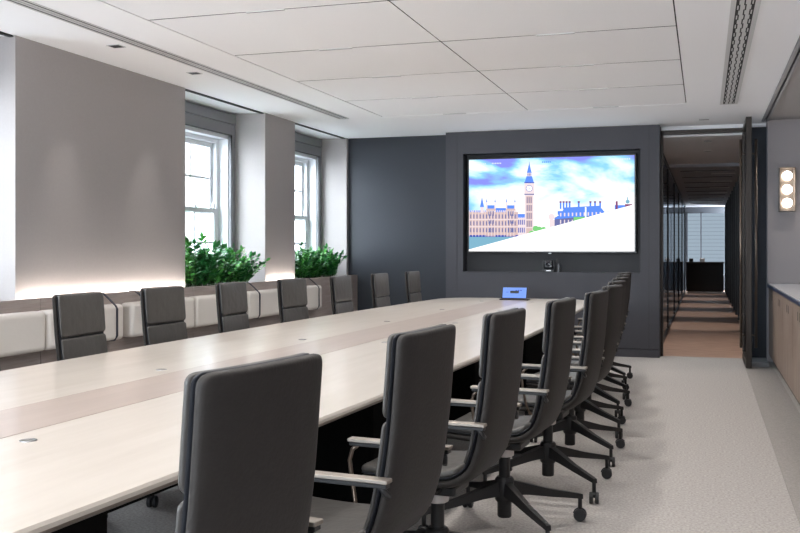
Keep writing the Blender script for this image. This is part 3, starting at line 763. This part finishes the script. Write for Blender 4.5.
diffuser(-3.965, -3.845, -1.0, 10.22, 'long narrow three-slot air diffuser in the ceiling along the window side')
diffuser(.155, .325, -1.0, 10.37, 'wide three-slot air diffuser in the ceiling near the right edge of the photo')
def downlight(x, y, w, h, lab, group, power, size=1.9, blend=.8, col=(1, .95, .90), tgt=None, r=.03, rot=None):
    o = tag(empty('recessed_downlight', (x, y, CZ)), lab, 'downlight', group)
    f = MB(); f.box(-w/2, w/2, -h/2, h/2, -.003, .006); f.build('aperture', M['black'], o)
    f = MB(); t = .006 if h > .02 else .0015
    for a in ((-w/2-t, -w/2, -h/2-t, h/2+t), (w/2, w/2+t, -h/2-t, h/2+t), (-w/2, w/2, -h/2-t, -h/2), (-w/2, w/2, h/2, h/2+t)): f.box(a[0], a[1], a[2], a[3], -.004 if h > .02 else -.0031, .004)
    f.build('bezel', M['slot'], o)
    if power:
        L = bpy.data.lights.new('lamp', 'SPOT'); L.energy = power; L.spot_size = size; L.spot_blend = blend; L.color = col; L.shadow_soft_size = r
        lo = bpy.data.objects.new('lamp', L); COL.objects.link(lo); lo.parent = o; lo.location = (0, 0, -.012)
        if tgt: lo.rotation_euler = (Vector(tgt)-Vector((x, y, CZ))).to_track_quat('-Z', 'Y').to_euler()
    return o
PT = 62
for k in range(0, 9):
    for sx, x in (('left', -2.61), ('right', -.98)):
        y = js[k]-.0 if k else js[0]-.02
        vis = k < 5
        downlight(x, y, .26, .012, ('slim slot downlight, %s half of ceiling tray, %s joint from the screen wall' % (sx, ['first', 'second', 'third', 'fourth', 'fifth'][k])) if vis else 'slim slot downlight in a joint of the ceiling tray above the near end', 'slot downlights in the ceiling tray', PT, size=2.3, blend=.9, r=.05)
for i, y in enumerate((6.07, 7.20)):
    downlight(-4.10, y, .09, .09, ['square black downlight above the left part of the wide pier', 'square black downlight above the right part of the wide pier'][i], 'square wall-washing downlights', 16, size=.72, blend=1.0, tgt=(WX-.05, y, 1.15))
downlight(0.0, 11.55, .1, .05, 'small dark downlight in the ceiling just before the open door', 'aisle downlights', 25, size=1.7)
for y in (12.8, 14.1): 
    o = downlight(0.05, y, .09, .05, 'small downlight in the %s part of the pale corridor ceiling' % ('near' if y < 13 else 'far'), 'corridor downlights', 55, size=2.2); o.location.z = CCZ+.049
for k in range(5):
    y = 17.0+k*3.08; o = downlight(-.1, y, .09, .05, 'dim downlight in the dark ribbed ceiling along the corridor', 'dim corridor downlights', 80, size=.8, blend=.5); o.location.z = CCZ-.013
for y in (14.5, 18.5, 23.0): o = downlight(-1.3, y, .09, .05, 'unseen downlight added to brighten the glazed office beside the corridor', 'added glazed office downlights', 70, size=2.2); o.location.z = CCZ+(.049 if y < 16.2 else -.013)  # lamps added in the hidden office to lighten the glass partition
for y in (4, 6.5, 9, 11.2): downlight(1.05, y, .07, .07, 'small square downlight in the side soffit over the sideboard', 'side soffit downlights', 22, size=1.8, r=.04)
for k, y in enumerate((-1, 1.3, 3.6, 5.6)):  # unseen fill lamps added over the near aisle
    downlight(.50, y, .07, .07, 'unseen downlight added over the aisle on the right side', 'aisle downlights', 16, size=1.9, r=.04)

# ------------------------------------------------------------------ outside
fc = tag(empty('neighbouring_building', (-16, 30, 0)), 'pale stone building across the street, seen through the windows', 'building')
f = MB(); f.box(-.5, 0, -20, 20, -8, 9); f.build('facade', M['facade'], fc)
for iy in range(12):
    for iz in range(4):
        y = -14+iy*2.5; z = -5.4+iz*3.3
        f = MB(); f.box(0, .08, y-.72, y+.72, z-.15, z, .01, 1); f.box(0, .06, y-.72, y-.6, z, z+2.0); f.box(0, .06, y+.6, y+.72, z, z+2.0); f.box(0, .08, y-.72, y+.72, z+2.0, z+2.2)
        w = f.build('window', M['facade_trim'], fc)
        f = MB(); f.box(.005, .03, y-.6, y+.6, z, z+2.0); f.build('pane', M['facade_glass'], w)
m = MB(); m.box(-40, -5.35, -30, 40, -8.2, -8); struct(m.build('street_ground', M['street']))

# ------------------------------------------------------------------ world and daylight
w = bpy.data.worlds.new('World'); SC.world = w; w.use_nodes = True
bg = w.node_tree.nodes['Background']; bg.inputs[0].default_value = (.82, .91, 1.0, 1); bg.inputs[1].default_value = 18
# daylight portals just outside each window opening (sky light)
def sky_area(loc, rot, sx, sy, e, col=(.82, .91, 1)):
    L = bpy.data.lights.new('window_daylight', 'AREA'); L.shape = 'RECTANGLE'; L.size = sx; L.size_y = sy; L.energy = e; L.color = col
    o = bpy.data.objects.new('window_daylight', L); COL.objects.link(o); o.location = loc; o.rotation_euler = rot; return o
for y0, y1 in REC:
    sky_area((-5.31, (y0+y1)/2, 1.75), (0, -PI/2, 0), 1.75, 1.6, 1).data.cycles.is_portal = True
sky_area((-2.45, NY-.16, 1.7), (PI/2, 0, 0), 3.9, 1.8, 1).data.cycles.is_portal = True

# ------------------------------------------------------------------ camera
cam = bpy.data.cameras.new('camera'); co = bpy.data.objects.new('camera', cam); COL.objects.link(co)
cam.sensor_width = 36; cam.lens = 36*960/800; cam.shift_y = -(266.5-249)/800; cam.clip_start = .05; cam.clip_end = 200
co.location = (0, 0, 1.30); psi = math.atan(304/960)
co.rotation_euler = (PI/2, 0, psi)
SC.camera = co
SC.view_settings.view_transform = 'Standard'; SC.view_settings.look = 'None'; SC.view_settings.gamma = 1; SC.view_settings.exposure = 0.36
SC.cycles.max_bounces = 10; SC.cycles.diffuse_bounces = 6; SC.cycles.transparent_max_bounces = 16; SC.cycles.sample_clamp_indirect = 6
SC.cycles.use_denoising = True
